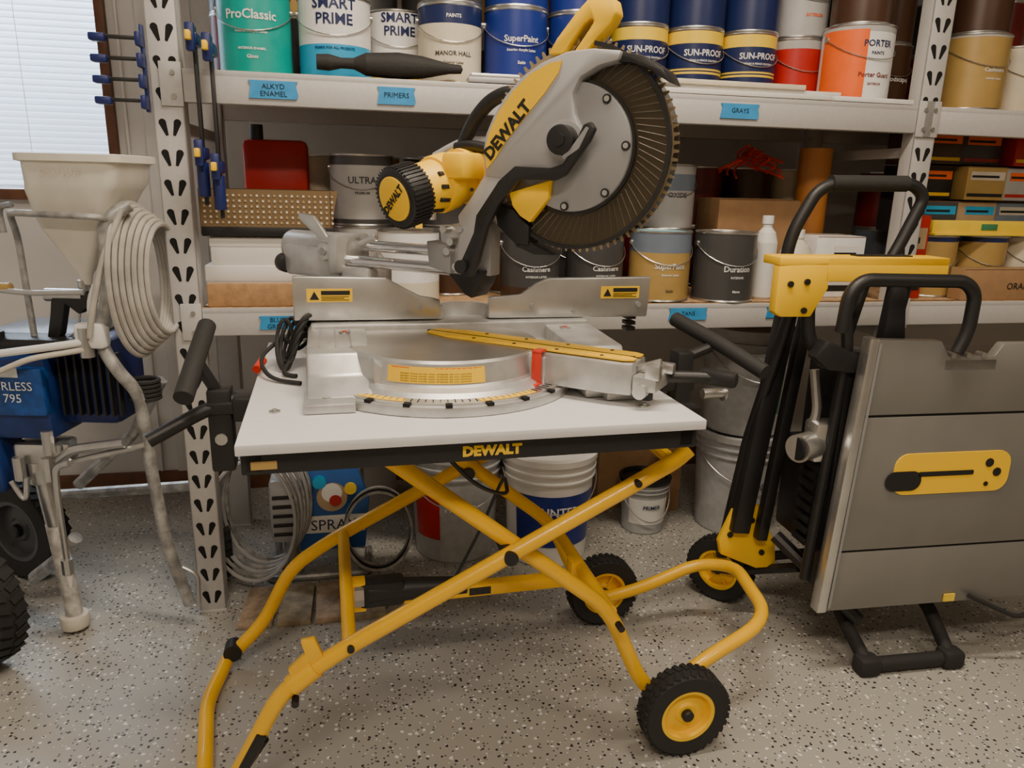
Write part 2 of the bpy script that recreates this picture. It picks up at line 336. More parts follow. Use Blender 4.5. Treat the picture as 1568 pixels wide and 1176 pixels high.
b=MB();b.bx(2.22,2.9,.085,.105,L_+.205,L_+.245,cm('yellow'),.003);b.bx(2.4,2.46,.083,.086,L_+.215,L_+.235,cm('green'),.001);b.bx(2.22,2.9,.07,.12,L_+.1985,L_+.206,cm('yellow'),.001);b.build('spirit_level',None,RF)
b=MB();b.bx(.05,.40,.012,.035,L_,L_+.06,mat('plywood',(.42,.24,.11),.7,noise=.15,nscale=50),.003);b.build('wood_board',None,RF)
b=MB();b.bx(.045,.355,.045,.18,L_,L_+.1,WHT,.004);b.bx(.043,.357,.043,.182,L_+.06,L_+.104,WHT,.004);b.bx(.06,.345,.05,.18,L_+.104,L_+.17,WHT,.003);b.bx(.058,.347,.048,.182,L_+.15,L_+.175,WHT,.003);b.build('white_storage_box',None,RF)
b=MB();z0=L_+.18
BSK=mat('woven_brown',(.17,.11,.05),.7)
b.prism([(.05,z0),(.36,z0),(.385,z0+.115),(.042,z0+.115)],.04,.043,BSK);b.prism([(.05,z0),(.36,z0),(.37,z0+.115),(.042,z0+.115)],.18,.183,BSK)
b.bx(.05,.36,.04,.183,z0,z0+.004,BSK);b.bx(.042,.048,.04,.183,z0,z0+.115,BSK);b.bx(.362,.368,.04,.183,z0,z0+.115,BSK)
b.bx(.045,.37,.036,.04,z0-.002,z0+.022,BLK)
for i in range(23):
    for j in range(6): b.box((.055+i*.0143,.0388,z0+.033+j*.0135),(.0055,.001,.0055),cm('tan') if (i+j)%2 else cm('cream'),None,0)
b.build('perforated_basket',None,RF)
b=MB();b.bx(.12,.30,.30,.36,L_+.18,L_+.43,cm('red'),.02);b.bx(.05,.3,.30,.36,L_,L_+.18,cm('red'),.01);b.cyl((.16,.33,L_+.43),(.16,.33,L_+.47),.018,cm('black'));b.build('red_fuel_can',None,RF)
for (x,dx) in ((.555,.006),(.59,-.01)):
    b=MB();b.prism([(x,.199+L_),(x+.02,.199+L_),(x+.024+dx,L_+.30),(x+.018+dx,L_+.36),(x+.004+dx,L_+.36),(x-.002+dx,L_+.30)],.10,.106,YPL,bev=.002);b.build('stir_paddle',None,RF)
def lob(prof,x,y,z,seg=28):
    b=MB();b.lathe(prof,(0,0,0),seg);return b,RF@Matrix.Translation((x,y,z))
b,M=lob([(0,0,WHT),(.03,0,WHT),(.034,.006,WHT),(.034,.17,WHT),(.026,.2,WHT),(.014,.215,WHT),(.014,.225,cm('white')),(.017,.226,cm('white')),(.017,.25,cm('white')),(0,.25,None)],1.655,.1,L_);b.build('white_bottle',None,M)
b,M=lob([(0,0,WHTD),(.05,0,WHTD),(.056,.01,WHTD),(.056,.12,WHTD),(.04,.16,WHTD),(.018,.18,WHTD),(.02,.185,cm('white')),(.02,.21,cm('white')),(0,.21,None)],1.76,.1,L_);b.box((0,-.0565,.075),(.06,.002,.07),cm('tan'),None,0);b.build('plastic_jug',None,M)
b,M=lob([(.014,0,cm('oran2')),(.05,0,cm('oran2')),(.052,.01,cm('oran2')),(.052,.46,cm('oran2')),(.014,.46,cm('oran2')),(.014,.3,None)],1.93,.32,L_);b.build('foam_roll',None,M)
b=MB();
for i in range(7): b.tube([(1.6+.03*cos(t*.5+i)+.012*t,.28+.04*sin(t*.9+i),L_+.36+.05*sin(t*.26)+.008*i) for t in range(13)],.004,RED,rd=.01,seg=6)
b.build('red_extension_cord',None,RF)
b=MB();b.lathe([(0,0,BLR),(.02,.0,BLR),(.022,.03,BLR),(.014,.06,BLR),(.015,.09,BLR),(.03,.12,BLR),(.036,.2,BLR),(.03,.26,BLR),(.014,.33,BLR),(.012,.36,BLR),(0,.365,None)],(0,0,0),20,Matrix.Rotation(radians(90),4,'Y')@Matrix.Scale(.8,4,(0,1,0)))
b.build('dust_bag',None,RF@Matrix.Translation((.345,.034,U+.033))@Matrix.Scale(.9,4,(0,0,1)))
b=MB();
for i,(xa,xb,y,zz,m) in enumerate(((.72,1.15,.02,0,SLV),(.73,1.3,.045,.0131,TIN),(1.16,1.75,.02,0,WHT),(1.2,1.80,.045,.0131,WHT),(1.25,1.68,.03,.026,cm('cream')),(1.76,2.02,.012,.0,cm('white')))):
    b.box(((xa+xb)/2,y,U+.007+zz),(xb-xa,.05-.006*i,.013),m,(0,0,.4*i-1),.002)
b.build('trim_strips',None,RF)
def clamp(x,y,z0,z1,name='bar_clamp'):
    b=MB();b.bx(x-.004,x+.004,y-.01,y+.01,z0,z1,BLK,.001)
    for zz in (z1-.03,z0+.12):
        b.bx(x-.012,x+.012,y-.04,y+.02,zz-.014,zz+.014,NAVY,.005);b.bx(x-.01,x+.01,y-.06,y-.04,zz-.03,zz+.03,NAVY,.004);b.box((x,y-.075,zz),(.012,.02,.02),YPL,None,.003)
    b.cyl((x,y-.02,z0+.10),(x,y-.02,z0+.02),.014,NAVY,seg=14,bev=.003)
    b.build(name,None,RF)
clamp(.075,-.03,1.13,1.53);clamp(.11,-.035,1.1,1.51)
b=MB()
for i in range(4):
    z=1.36+i*.045;b.bx(-.13,-.045,-.03,-.02,z,z+.008,BLK,.001);b.bx(-.15,-.115,-.04,-.01,z-.007,z+.010,NAVY,.004);b.bx(-.05,-.038,-.05,-.002,z-.015,z+.015,NAVY,.003)
b.bx(-.046,-.038,-.02,-.002,1.34,1.53,NAVY);b.build('clamp_rack',None,RF)
# ------------------------------------------------------------ buckets
def bucket(x,y,z,m,lidm,text=(),r=.15,h=.37,lab=None,name='plastic_bucket',patch=None):
    b=MB();rb=r*.87
    def R(t): return rb+(r-rb)*t
    b.lathe([(0,.004,m),(rb-.004,.0,m),(rb,.004,m),(R(.78),h*.78,m),(R(.78)+.006,h*.785,m),(R(.8)+.006,h*.8,m),(R(.8),h*.805,m),(R(.86),h*.86,m),(R(.86)+.007,h*.865,m),(R(.88)+.007,h*.88,m),(R(.88),h*.885,m),(R(.95),h*.95,m)]
      +[(R(.95)+.008,h*.945,lidm),(r+.009,h,lidm),(r-.004,h+.004,lidm),(r-.008,h-.008,lidm),(0,h-.008,None)],(0,0,0),44)
    b.tube([((r+.006)*sin(a),-(r+.006)*cos(a),h*.83-.11*cos(a)) for a in [radians(t) for t in range(-90,91,10)]],.0022,TIN,rd=.001,seg=6)
    if lab: b.lathe([(R(.2)+.001,h*.2,cm(lab)),(R(.68)+.001,h*.68,None)],(0,0,0),30,None,radians(-150),radians(-30))
    if patch: b.lathe([(R(.22)+.0015,h*.22,cm(patch[0])),(R(.62)+.0015,h*.62,None)],(0,0,0),12,None,radians(patch[1]),radians(patch[2]))
    for (t,size,c,fz) in text:
        rr=R(fz)+.004; b.text(t,size,cm(c),lambda x,y,z,rr=rr,fz=fz:(rr*sin(x/rr),-rr*cos(x/rr),h*fz+y),bold=size*.02)
    return b.build(name,None,RF@Matrix.Translation((x,y,z)))
bucket(.73,.30,0,GB,GB,[('HYDRO',.03,'white',.5)],patch=('red',-160,-118))
bucket(1.03,.22,0,WHT,WHT,[('PAINTERS\nPRO',.04,'white',.5)],lab='blue')
bucket(1.77,.33,0,GB,GB,[('PAINT',.03,'navy',.5)],r=.155)
bucket(1.77,.33,.3745,GB,GB,[],r=.155,patch=('green',-80,-65))
bucket(1.42,.34,0,GB,cm('black'),[('PRIMER',.02,'navy',.5)],r=.085,h=.2,lab='white')
bucket(.42,.72,0,WHT,WHT);bucket(2.5,.3,0,WHT,cm('black'));bucket(2.9,.3,0,GB,WHT)
carton(1.30,1.58,.50,.74,0,.28,CARD)
b=MB();b.prism([(1.52,0.0),(1.52,.24),(1.61,.27),(1.61,0)],.45,.454,CARD,bev=.001);b.build('cardboard_flap',None,RF)
p=empty('airless_pump',RF)
b=MB();b.bx(.15,.25,.15,.31,.12,.33,cm('silver'),.02);b.bx(.25,.42,.16,.32,.08,.42,GRYT,.02);b.prism([(.235,.10),(.43,.10),(.445,.26),(.41,.37),(.26,.37),(.225,.26)],.135,.16,cm('midblue'),bev=.006)
for k in range(5): b.bx(.160,.24,.144,.15,.15+.03*k,.16+.03*k,BLK,.001)
b.cyl((.205,.2,.12),(.205,.2,.03),.024,TIN);b.cyl((.205,.2,.0),(.205,.2,.05),.034,TIN)
b.cyl((.335,.128,.275),(.335,.137,.275),.045,cm('tan'));b.cyl((.335,.126,.29),(.335,.137,.29),.030,cm('white'));b.cyl((.345,.124,.265),(.345,.137,.265),.018,cm('red'));b.cyl((.30,.125,.325),(.30,.137,.325),.02,cm('cyan'));b.cyl((.39,.125,.30),(.39,.137,.30),.018,cm('yellow'));b.bx(.245,.43,.130,.137,.16,.215,cm('white'),.001)
b.text('SPRAY',.048,cm('navy'),lambda x,y,z:(.337+x,.129,.17+y))
b.tube([(.14,.3,.012),(.14,.14,.012),(.44,.14,.012),(.44,.3,.012)],.012,GRYT);b.tube([(.15,.33,.012),(.15,.33,.5),(.42,.33,.5),(.42,.33,.012)],.012,GRYT)
b.build('body',p)
b=MB()
for i in range(6):
    b.tube([(.11+.009*i+.12*cos(a),.085+.008*i,.23+.010*i+.19*sin(a)) for a in [2*pi*k/24 for k in range(24)]],.0055,GRYT if i%2 else cm('silver'),rd=.01,seg=6,closed=True)
for i in range(3): b.tube([(.47+.1*cos(a),.09+.02*i,.17+.13*sin(a)) for a in [2*pi*k/24 for k in range(24)]],.0045,GRYT if i!=1 else BLR,rd=.01,seg=6,closed=True)
b.build('hoses',p)
b=MB()
for i in range(4): b.box((.13+.1*i,-.01,.009),(.09,.20,.018),mat('grey_wood_%d'%i,(.36-.04*(i%2),.27,.19),.8,noise=.3,nscale=30),(0,0,2*i-3),.002)
b.build('wood_pallet',None,RF)
# ------------------------------------------------------------ rolling stand (S frame)
st=empty('rolling_saw_stand',SF)
b=MB();b.bx(0,.797,0,.775,.782,.8,WHB,.002);
for (x,y) in ((.05,.17),(.72,.10),(.05,.7)): b.cyl((x,y,.8),(x,y,.8025),.011,TIN,seg=6);b.cyl((x,y,.8),(x,y,.806),.004,TIN,seg=8)
b.build('table_top',st)
b=MB();b.bx(.005,.79,.02,.05,.742,.781,BLK,.003);b.bx(.005,.79,.66,.69,.742,.781,BLK,.003);b.bx(.01,.04,.02,.69,.745,.779,BLK,.003);b.bx(.755,.785,.02,.69,.745,.779,BLK,.003)
fx=lambda x0,y0,z0:(lambda x,y,z:(x0+x,y0,z0+y))
b.text('DEWALT',.024,YLB,fx(.41,.0185,.753),sx=1.05,bold=.0014);b.box((.04,.0192,.758),(.04,.001,.014),cm('gold'),None,0)
b.build('top_rails',st)
t=.0165
b=MB()
yn,yf=.12,.60
b.tube([(.83,yn,.70),(.805,yn,.678),(.14,yn,.336),(.035,yn,.268),(-.05,yn,.105),(-.10,yn,.022),(-.13,.2,.02),(-.16,.45,.02),(-.13,yf,.03)],t,YEL,rd=.05,seg=16)
b.tube([(.805,yf,.678),(.14,yf,.336),(.035,yf,.268),(-.04,yf,.12),(-.13,yf,.03)],t,YEL,rd=.05,seg=16)
for y in (yn,yf):
    o=.034*(1 if y==yn else -1)
    b.tube([(.235,y+o,.715),(.695,y+o,.342),(.775,y+o,.165),(.825,y+o,.10)],t,YEL,rd=.06,seg=16)
b.tube([(.163,yn,.348),(.163,yf,.348)],t*.85,YEL,seg=14);b.tube([(.70,yn+.03,.335),(.70,yf-.03,.335)],t*.85,YEL,seg=14)
b.tube([(.80,yn,.675),(.80,yf,.675)],t*.8,YEL);b.tube([(.24,yn+.03,.71),(.24,yf-.03,.71)],t*.8,YEL)
b.tube([(.825,yn+.03,.10),(.93,yn+.05,.165),(1.145,.235,.21),(1.205,.5,.2),(1.13,yf-.03,.18),(.96,yf-.03,.12),(.83,yf-.03,.10)],t,YEL,rd=.09,seg=16)
b.box((.46,.36,.30),(.48,.03,.03),YEL,None,.005);b.box((.46,.3445,.30),(.05,.001,.018),cm('black'),None,0)
for x in (.19,.69): b.box((x,.36,.315),(.03,.04,.07),YEL,None,.004)
b.tube([(.235,yn+.034,.715),(.30,.36,.735),(.235,yf-.034,.715)],t*.7,YEL)
b.prism([(.06,.29),(.115,.335),(.10,.375),(.075,.372),(.082,.345),(.05,.315)],yn-.008,yn+.006,YEL,bev=.002)
b.cyl((.055,yn,.278),(.10,yn,.312),t*1.25,YEL)
b.cyl((.47,yn-.02,.506),(.47,yn+.06,.506),.014,BLK);b.cyl((.47,yf-.06,.506),(.47,yf+.02,.506),.014,BLK)
for (x,z) in ((.165,.352),(.705,.325),(.72,.642),(.06,.25)): b.cyl((x,yn-.022,z),(x,yn+.0,z),.007,BLK,seg=14)
b.build('frame',st)
b=MB();b.cyl((.21,.36,.32),(.43,.36,.31),.030,BLK,r2=.02);b.box((.24,.36,.318),(.1,.05,.06),BLK,None,.01);b.cyl((.18,.35,.32),(.20,.35,.32),.028,TIN,seg=8)
for k,(x,z) in enumerate(((-.075,.06),(-.02,.15))): b.box((x-.004,yn-.014 if k else yn-.0,z),(.02,.01,.09),BLK,(0,28,0),.003)
b.tube([(.33,.10,.74),(.40,.10,.66),(.47,.14,.62),(.5,.3,.60),(.46,.35,.45),(.40,.35,.33)],.004,BLK,seg=6,rd=.05)
b.tube([(-.065,yn+.008,.075),(-.005,yn+.008,.165)],.014,BLK,seg=8);b.cyl((-.115,yf-.02,.055),(-.115,yf+.02,.055),.022,BLK)
b.box((-.065,.36,.715),(.045,.05,.17),BLK,None,.006);b.box((-.015,.36,.76),(.05,.07,.05),BLK,None,.006);b.bx(-.09,.02,.33,.38,.75,.775,BLK,.005)
b.tube([(-.112,.25,.81),(-.102,.33,.855),(-.092,.45,.905)],.018,BLR,rd=.01,seg=16);b.tube([(-.03,.36,.775),(-.09,.34,.76),(-.19,.30,.715)],.014,BLK,seg=12)
b.tube([(-.06,.36,.77),(-.095,.34,.85)],.012,BLK);b.cyl((-.065,.33,.70),(-.065,.34,.70),.012,TIN,seg=10)
b.tube([(1.065,.25,.815),(1.015,.36,.855),(.965,.50,.890)],.0175,BLR,rd=.01,seg=16);b.box((.93,.38,.77),(.04,.05,.14),BLK,None,.006);b.bx(.78,.96,.36,.40,.748,.772,BLK,.005);b.tube([(.93,.38,.82),(1.0,.38,.845)],.012,BLK)
b.box((.845,.22,.735),(.10,.04,.05),BLK,None,.006)
b.cyl((.98,.36,.74),(1.03,.36,.74),.012,TIN);b.cyl((1.03,.36,.74),(1.035,.36,.74),.019,TIN)
b.build('black_fittings',st)
def wheel(name,parent,c,r,w,m_hub=YPL,axis=(0,1,0),spokes=0):
    b=MB();M=Vector(axis).to_track_quat('Z','Y').to_matrix().to_4x4()
    b.lathe([(r*.62,-w/2,BLR),(r*.93,-w/2,BLR),(r*.975,-w*.36,BLR),(r*.975,w*.36,BLR),(r*.93,w/2,BLR),(r*.62,w/2,BLR),(r*.62,-w/2,None)],c,48,M)
    b.lathe([(0,-w*.30,m_hub),(r*.2,-w*.30,m_hub),(r*.25,-w*.2,m_hub),(r*.5,-w*.12,m_hub),(r*.54,-w*.46,m_hub),(r*.64,-w*.48,m_hub),(r*.64,w*.48,m_hub),(r*.54,w*.46,m_hub),(r*.5,w*.12,m_hub),(r*.2,w*.3,m_hub),(0,w*.3,None)],c,40,M)
    b.lathe([(0,-w*.56,BLK),(r*.1,-w*.56,BLK),(r*.13,-w*.5,BLK),(r*.13,w*.5,BLK),(r*.1,w*.56,BLK),(0,w*.56,None)],c,20,M)
    n=34
    for k in range(n):
        a=2*pi*k/n
        for s_ in (-1,1):
            P=Matrix.Translation(c)@M@Matrix.Rotation(a+(pi/n if s_>0 else 0),4,'Z')@Matrix.Translation((r*.975,0,s_*w*.25))@Matrix.Rotation(s_*.4,4,'X')
            q=bmesh.new();bmesh.ops.create_cube(q,size=1)
            for v in q.verts:v.co=Vector((v.co.x*r*.05,v.co.y*r*.11,v.co.z*w*.42))
            b.bm(q,BLR,P)
    if spokes:
        for k in range(spokes):
            P=Matrix.Translation(c)@M@Matrix.Rotation(2*pi*k/spokes,4,'Z')@Matrix.Translation((r*.36,0,0))
            for s_ in(-1,1):
                q=bmesh.new();bmesh.ops.create_cube(q,size=1)
                for v in q.verts:v.co=Vector((v.co.x*r*.34,v.co.y*r*.06,v.co.z*w*.1+s_*w*.25))
                b.bm(q,m_hub,P)
    return b.build(name,parent)
wheel('wheel_near',st,(.865,.105,.103),.1,.05,spokes=0);wheel('wheel_far',st,(.865,.615,.103),.1,.05,spokes=6)
b=MB();b.tube([(.80,.154,.12),(.865,.154,.103),(.865,.10,.103)],.012,YEL,rd=.01);b.tube([(.80,.566,.12),(.865,.566,.103),(.865,.61,.103)],.012,YEL,rd=.01);b.build('axle_stubs',st)
b=MB()
pts=[(.09,.34,.806),(.03,.38,.806),(-.0,.46,.83),(.05,.55,.86),(.08,.50,.84),(.05,.42,.806),(.08,.40,.806)]
b.tube(pts,.0045,BLR,rd=.05,seg=8)
for i in range(6):
    b.tube([(.055+.008*i+.035*cos(a)*(.5+.05*i),.50+.05*sin(a)+.005*i,.862+.045*sin(a+i*.5)+.004*i-.01) for a in [2*pi*k/16 for k in range(16)]],.0045,BLR,rd=.02,seg=6,closed=True)
b.cyl((-.0,.43,.815),(.01,.47,.825),.009,RED,seg=12)
b.build('power_cord',st)
# ------------------------------------------------------------ mitre saw
ms=empty('sliding_mitre_saw',MF)
SM=MF.inverted()@SF
b=MB()
for (x0,x1) in ((.105,.225),(.625,.735)):
    b.prism([(.165,.8005),(.165,.822),(.235,.845),(.26,.884),(.50,.892),(.50,.8005)],x0,x1,ALU,'YZ',bev=.006)
b.prism([(.14,.8005),(.14,.818),(.21,.828),(.21,.8005)],.10,.19,ALU,'YZ',bev=.004);b.prism([(.14,.8005),(.14,.818),(.21,.828),(.21,.8005)],.66,.745,ALU,'YZ',bev=.004)
b.bx(.11,.73,.46,.58,.8005,.900,ALU,.006);b.bx(.2,.66,.3,.5,.8005,.86,ALU,.004)
b.cyl((.14,.17,.818),(.14,.17,.824),.008,TIN,seg=8);b.cyl((.70,.17,.818),(.70,.17,.824),.008,TIN,seg=8)
b.prism([(.225,.8005),(.250,.8005),(.250,.86),(.225,.882)],.20,.30,ALU,'XZ',bev=.003)
for x in (.13,.16,.19): b.box((x,.38,.889),(.003,.16,.002),GRYP,(1.9,0,0),0)
for x in (.18,.66): b.cyl((x,.42,.889),(x,.42,.893),.012,TIN,seg=14);b.cyl((x,.42,.892),(x,.42,.894),.006,RED,seg=10)
b.build('base_casting',ms,SM)
b=MB()
TC=Matrix.Translation((0,-.058,0))
def arc(a0,a1,r,c=(0,0),n=30): return [(c[0]+r*cos(radians(a0+(a1-a0)*k/n)),c[1]+r*sin(radians(a0+(a1-a0)*k/n))) for k in range(n+1)]
b.prism(arc(-162,25,.268)+arc(25,-162,.15),.8005,.820,ALU,'XY',bev=.003)
b.prism(arc(-160,23,.260)+arc(23,-160,.15),.818,.8245,ALB,'XY')
for k in range(60):
    a=radians(-158+180*k/59); b.box((.243*cos(a),.243*sin(a),.8250),(.014 if k%5 else .02,.0015,.0012),INK,(0,0,math.degrees(a)),0)
for k in range(11):
    a=radians(-150+160*k/10); b.box((.263*cos(a),.263*sin(a),.822),(.014,.012,.006),DRK,(0,0,math.degrees(a)),0)
for k in (-100,-41): b.prism(arc(k,k+28,.254)+arc(k+28,k,.236),.8246,.8253,YLB,'XY')
b.lathe([(.236,.822,ALU),(.222,.832,ALU),(.208,.838,ALU),(.204,.843,ALU),(.199,.880,ALU),(.196,.8855,ALT),(0,.8862,None)],(0,0,0),80)
b.lathe([(.2048,.845,YLB),(.2005,.875,None)],(0,0,0),24,None,radians(-86),radians(-34))
b.lathe([(.2014,.867,cm('orange')),(.2008,.8735,None)],(0,0,0),8,None,radians(-60),radians(-36));b.lathe([(.2014,.867,cm('orange')),(.2008,.8735,None)],(0,0,0),8,None,radians(-84),radians(-74))
for k in range(4):
    z=.848+k*.0045;rr=.2052-(z-.843)*.143+.0004
    b.text('danger keep hands clear of blade do not operate',.0042,INK,lambda x,y,zz,rr=rr,z=z:(rr*cos(radians(-60)+x/rr),rr*sin(radians(-60)+x/rr),z+y),align='CENTER',sx=1.6)
b.build('turntable',ms,TC)
b=MB()
b.prism([(.12,-.055),(.38,-.048),(.43,-.038),(.43,.038),(.38,.048),(.12,.055)],.822,.884,ALU,'XY',bev=.005)
b.prism([(.13,-.06),(.25,-.058),(.25,.058),(.13,.06)],.815,.878,ALU,'XY',bev=.004)
b.box((.455,0,.848),(.05,.08,.03),ALU,None,.006);b.box((.47,-.03,.872),(.03,.02,.03),ALB,None,.004);b.box((.475,.025,.87),(.04,.02,.02),ALB,None,.004);b.cyl((.45,-.05,.835),(.45,-.03,.835),.014,ALB)
b.cyl((.45,0,.835),(.45,0,.81),.012,BLK)
b.box((.57,.07,.853),(.08,.03,.03),BLK,None,.01);b.cyl((.48,.04,.85),(.57,.07,.853),.012,BLK)
b.box((.455,-.01,.88),(.05,.012,.012),ALB,(0,-20,0),.003)
for s_ in (-1,1):
    P=[(-.07,s_*.004),(.41,s_*.004),(.428,s_*.012),(.428,s_*.028),(.41,s_*.038),(.0,s_*.040),(-.07,s_*.02)]
    b.prism(P,.8865,.8895,YPL,'XY')
    for x in (.06,.16,.26,.36): b.cyl((x,s_*.027,.8895),(x,s_*.027,.8905),.004,INK,seg=10)
b.box((.17,0,.8878),(.5,.008,.0024),DRK,None,0)
b.box((.235,-.066,.856),(.020,.008,.062),RED,(0,0,0),.002);b.box((.235,-.056,.889),(.020,.028,.005),RED,None,.002);b.box((.235,-.072,.826),(.022,.03,.006),RED,None,.002)
b.build('mitre_arm',ms,Matrix.Scale(.94,4,(1,0,0)))
b=MB()
FL=[(.077,.905),(.39,.903),(.39,.945),(.375,.95),(.345,.955),(.29,.985),(.272,.996),(.077,1.0)]
FR=[(.50,.903),(.884,.900),(.889,.994),(.64,.992),(.61,.98),(.575,.955),(.50,.95)]
b.prism(FL,.485,.503,ALB,'XZ',bev=.003);b.prism(FR,.485,.503,ALB,'XZ',bev=.003)
b.bx(.12,.40,.50,.53,.90,.93,ALU,.004);b.bx(.5,.84,.50,.53,.90,.93,ALU,.004)
b.lathe([(.07,.888,ALU),(.07,.93,ALU),(.06,.93,ALU),(.06,.888,None)],(.445,.50,0),30,None,radians(0),radians(180))
for (xa,n) in ((.105,1),(.765,1)):
    b.bx(xa,xa+.095,.4835,.485,.945,.973,YLB,0);b.prism([(xa+.006,.95),(xa+.026,.95),(xa+.016,.968)],.483,.4834,INK)
    b.bx(xa+.03,xa+.09,.483,.4834,.96,.969,INK,0);
    for k in range(3): b.bx(xa+.03,xa+.088-.01*(k%2),.483,.4834,.9485+k*.0035,.9498+k*.0035,INK,0)
for x in (.345,.60,.86): b.cyl((x,.481,.93),(x,.487,.93),.006,GRYP,seg=12)
b.cyl((.7,.481,.915),(.7,.487,.915),.004,GRYP,seg=12)
for x in (.09,.86): 
    for k in range(3): b.bx(x-.012,x+.012,.52,.55,.86+k*.014,.869+k*.014,BLK,.001)
b.build('fence',ms,SM)
b=MB()
b.cyl((-.30,.03,1.055),(.03,.03,1.055),.0125,CHR);b.cyl((-.30,-.025,1.026),(.03,-.025,1.026),.0125,CHR)
b.build('slide_rails',ms)
b=MB()
b.cyl((-.46,.0,1.045),(-.27,.0,1.045),.038,ALU,bev=.006);b.box((-.36,0,1.02),(.17,.10,.07),ALU,None,.012);b.box((-.285,-.005,1.04),(.03,.115,.085),ALU,None,.008)
b.cyl((-.46,-.03,1.01),(-.43,-.045,1.01),.022,BLK,bev=.004);b.cyl((-.31,-.06,1.045),(-.31,-.05,1.045),.02,ALB,bev=.003);b.cyl((-.31,-.064,1.045),(-.31,-.05,1.045),.009,GRYP)
b.prism([(-.33,1.07),(-.30,1.07),(-.345,1.12),(-.39,1.125),(-.385,1.11)],-.05,-.04,ALB,bev=.002)
b.box((-.33,.02,.93),(.12,.11,.16),ALU,None,.01);b.box((-.28,.02,.845),(.24,.12,.08),ALU,None,.01);b.box((-.24,.0,.99),(.08,.09,.05),ALU,None,.01);b.box((-.20,-.04,1.075),(.045,.015,.012),ALB,(0,-25,0),.003)
b.build('rear_housing',ms)
def q(u,v,y=0.):
    x=.067+(u-748)*.00132; z=1.296-(v-200)*.00121
    k=-y
    return (x+k*.5, z-k*.08)
def Q(L,y=0.): return [q(u,v,y) for u,v in L]
CX,CZ=.262,1.263
def ring(r0,r1,a0,a1,n=48):
    return [(CX+r1*cos(radians(a0+(a1-a0)*k/n)),CZ+r1*sin(radians(a0+(a1-a0)*k/n))) for k in range(n+1)]+[(CX+r0*cos(radians(a1+(a0-a1)*k/n)),CZ+r0*sin(radians(a1+(a0-a1)*k/n))) for k in range(n+1)]
b=MB()
N=80;P=[]
for k in range(N):
    a=-2*pi*k/N
    P+= [(CX+.176*cos(a),CZ+.176*sin(a)),(CX+.187*cos(a-.012),CZ+.187*sin(a-.012)),(CX+.187*cos(a-.03),CZ+.187*sin(a-.03)),(CX+.177*cos(a-.042),CZ+.177*sin(a-.042))]
b.prism(P,-.0013,.0013,STEEL)
b.cyl((CX,-.012,CZ),(CX,.012,CZ),.03,TIN)
b.build('saw_blade',ms)
b=MB()
for (y0,y1) in ((-.024,-.021),(.021,.024)): b.prism(ring(.09,.179,78,-140),y0,y1,SMK)
for k in range(44):
    a=72-208*k/43; r_=radians(a)
    x0,z0=CX+.122*cos(r_),CZ+.122*sin(r_);x1,z1=CX+.170*cos(r_-.13),CZ+.170*sin(r_-.13)
    b.tube([(x0,-.0245,z0),(x1,-.0245,z1)],.0011,RIB,seg=4)
b.prism(ring(.105,.117,78,-140),-.029,-.024,BLK)
b.prism(ring(.173,.180,80,-141),-.028,-.020,BLK)
b.build('lower_guard',ms)
b=MB()
b.cyl((CX,-.020,CZ),(CX,-.036,CZ),.112,GRYP,seg=64,bev=.003)
for a in (52,2,-48,-95): 
    b.cyl((CX+.103*cos(radians(a)),-.034,CZ+.103*sin(radians(a))),(CX+.103*cos(radians(a)),-.039,CZ+.103*sin(radians(a))),.008,BLK,seg=14);b.cyl((CX+.103*cos(radians(a)),-.038,CZ+.103*sin(radians(a))),(CX+.103*cos(radians(a)),-.040,CZ+.103*sin(radians(a))),.005,TIN,seg=10)
UG=Q([(748,268),(744,232),(748,205),(760,178),(778,150),(802,125),(832,106),(870,93),(905,91),(945,96),(942,108),(915,114),(890,128),(880,150),(885,180),(895,200),(880,240),(850,262),(800,258),(775,270)],-.05)
b.prism(UG,.03,-.052,SLV,bev=.004)
b.prism(Q([(940,96),(975,103),(1003,122),(1012,140),(985,122),(960,112),(942,110)],-.04),.03,-.042,BLK,bev=.002)
YL=Q([(750,256),(747,228),(753,202),(768,172),(790,143),(815,121),(845,107),(862,105),(858,120),(838,148),(808,182),(780,215),(764,240)],-.055)
b.prism(YL,-.052,-.0545,YPL)
ang=radians(48);o=q(787,205,-.056)
b.text('DEWALT',.031,INK,lambda x,y,z:(o[0]+x*cos(ang)-y*sin(ang),-.0552,o[1]+x*sin(ang)+y*cos(ang)),sx=1.0,bold=.0015)
b.box((q(822,186)[0]+.0,-.0525,q(822,186)[1]),(.10,.002,.006),GRYP,(0,-48,0),0)
b.build('upper_guard',ms)
b=MB()
LK=Q([(716,422),(706,405),(730,352),(734,325),(770,272),(795,250),(850,252),(868,246),(880,225),(895,192),(905,188),(912,198),(905,214),(872,262),(856,270),(802,270),(770,308),(752,345),(738,398),(728,422)],-.075)
b.prism(LK,-.06,-.074,BLK,bev=.003)
b.prism(Q([(868,240),(890,225),(903,197),(899,195),(880,222),(866,236)],-.077),-.0741,-.0752,GRYP)
a_=q(865,213,-.07);b.cyl((a_[0],-.05,a_[1]),(a_[0],-.078,a_[1]),.026,BLK,bev=.003,seg=32);b.cyl((a_[0],-.07,a_[1]),(a_[0],-.082,a_[1]),.012,BLK,seg=6);b.cyl((a_[0],-.04,a_[1]),(a_[0],-.054,a_[1]),.034,SLV,seg=32)
b.cyl((q(716,412,-.06)[0],-.05,q(716,412)[1]),(q(716,412,-.06)[0],-.08,q(716,412)[1]),.013,BLK)
b.build('linkage_arm',ms)
b=MB()
b.prism(Q([(747,262),(788,264),(745,325),(735,350),(718,402),(700,402),(704,350),(700,330),(722,302)],-.05),.03,-.05,SLV,bev=.005)
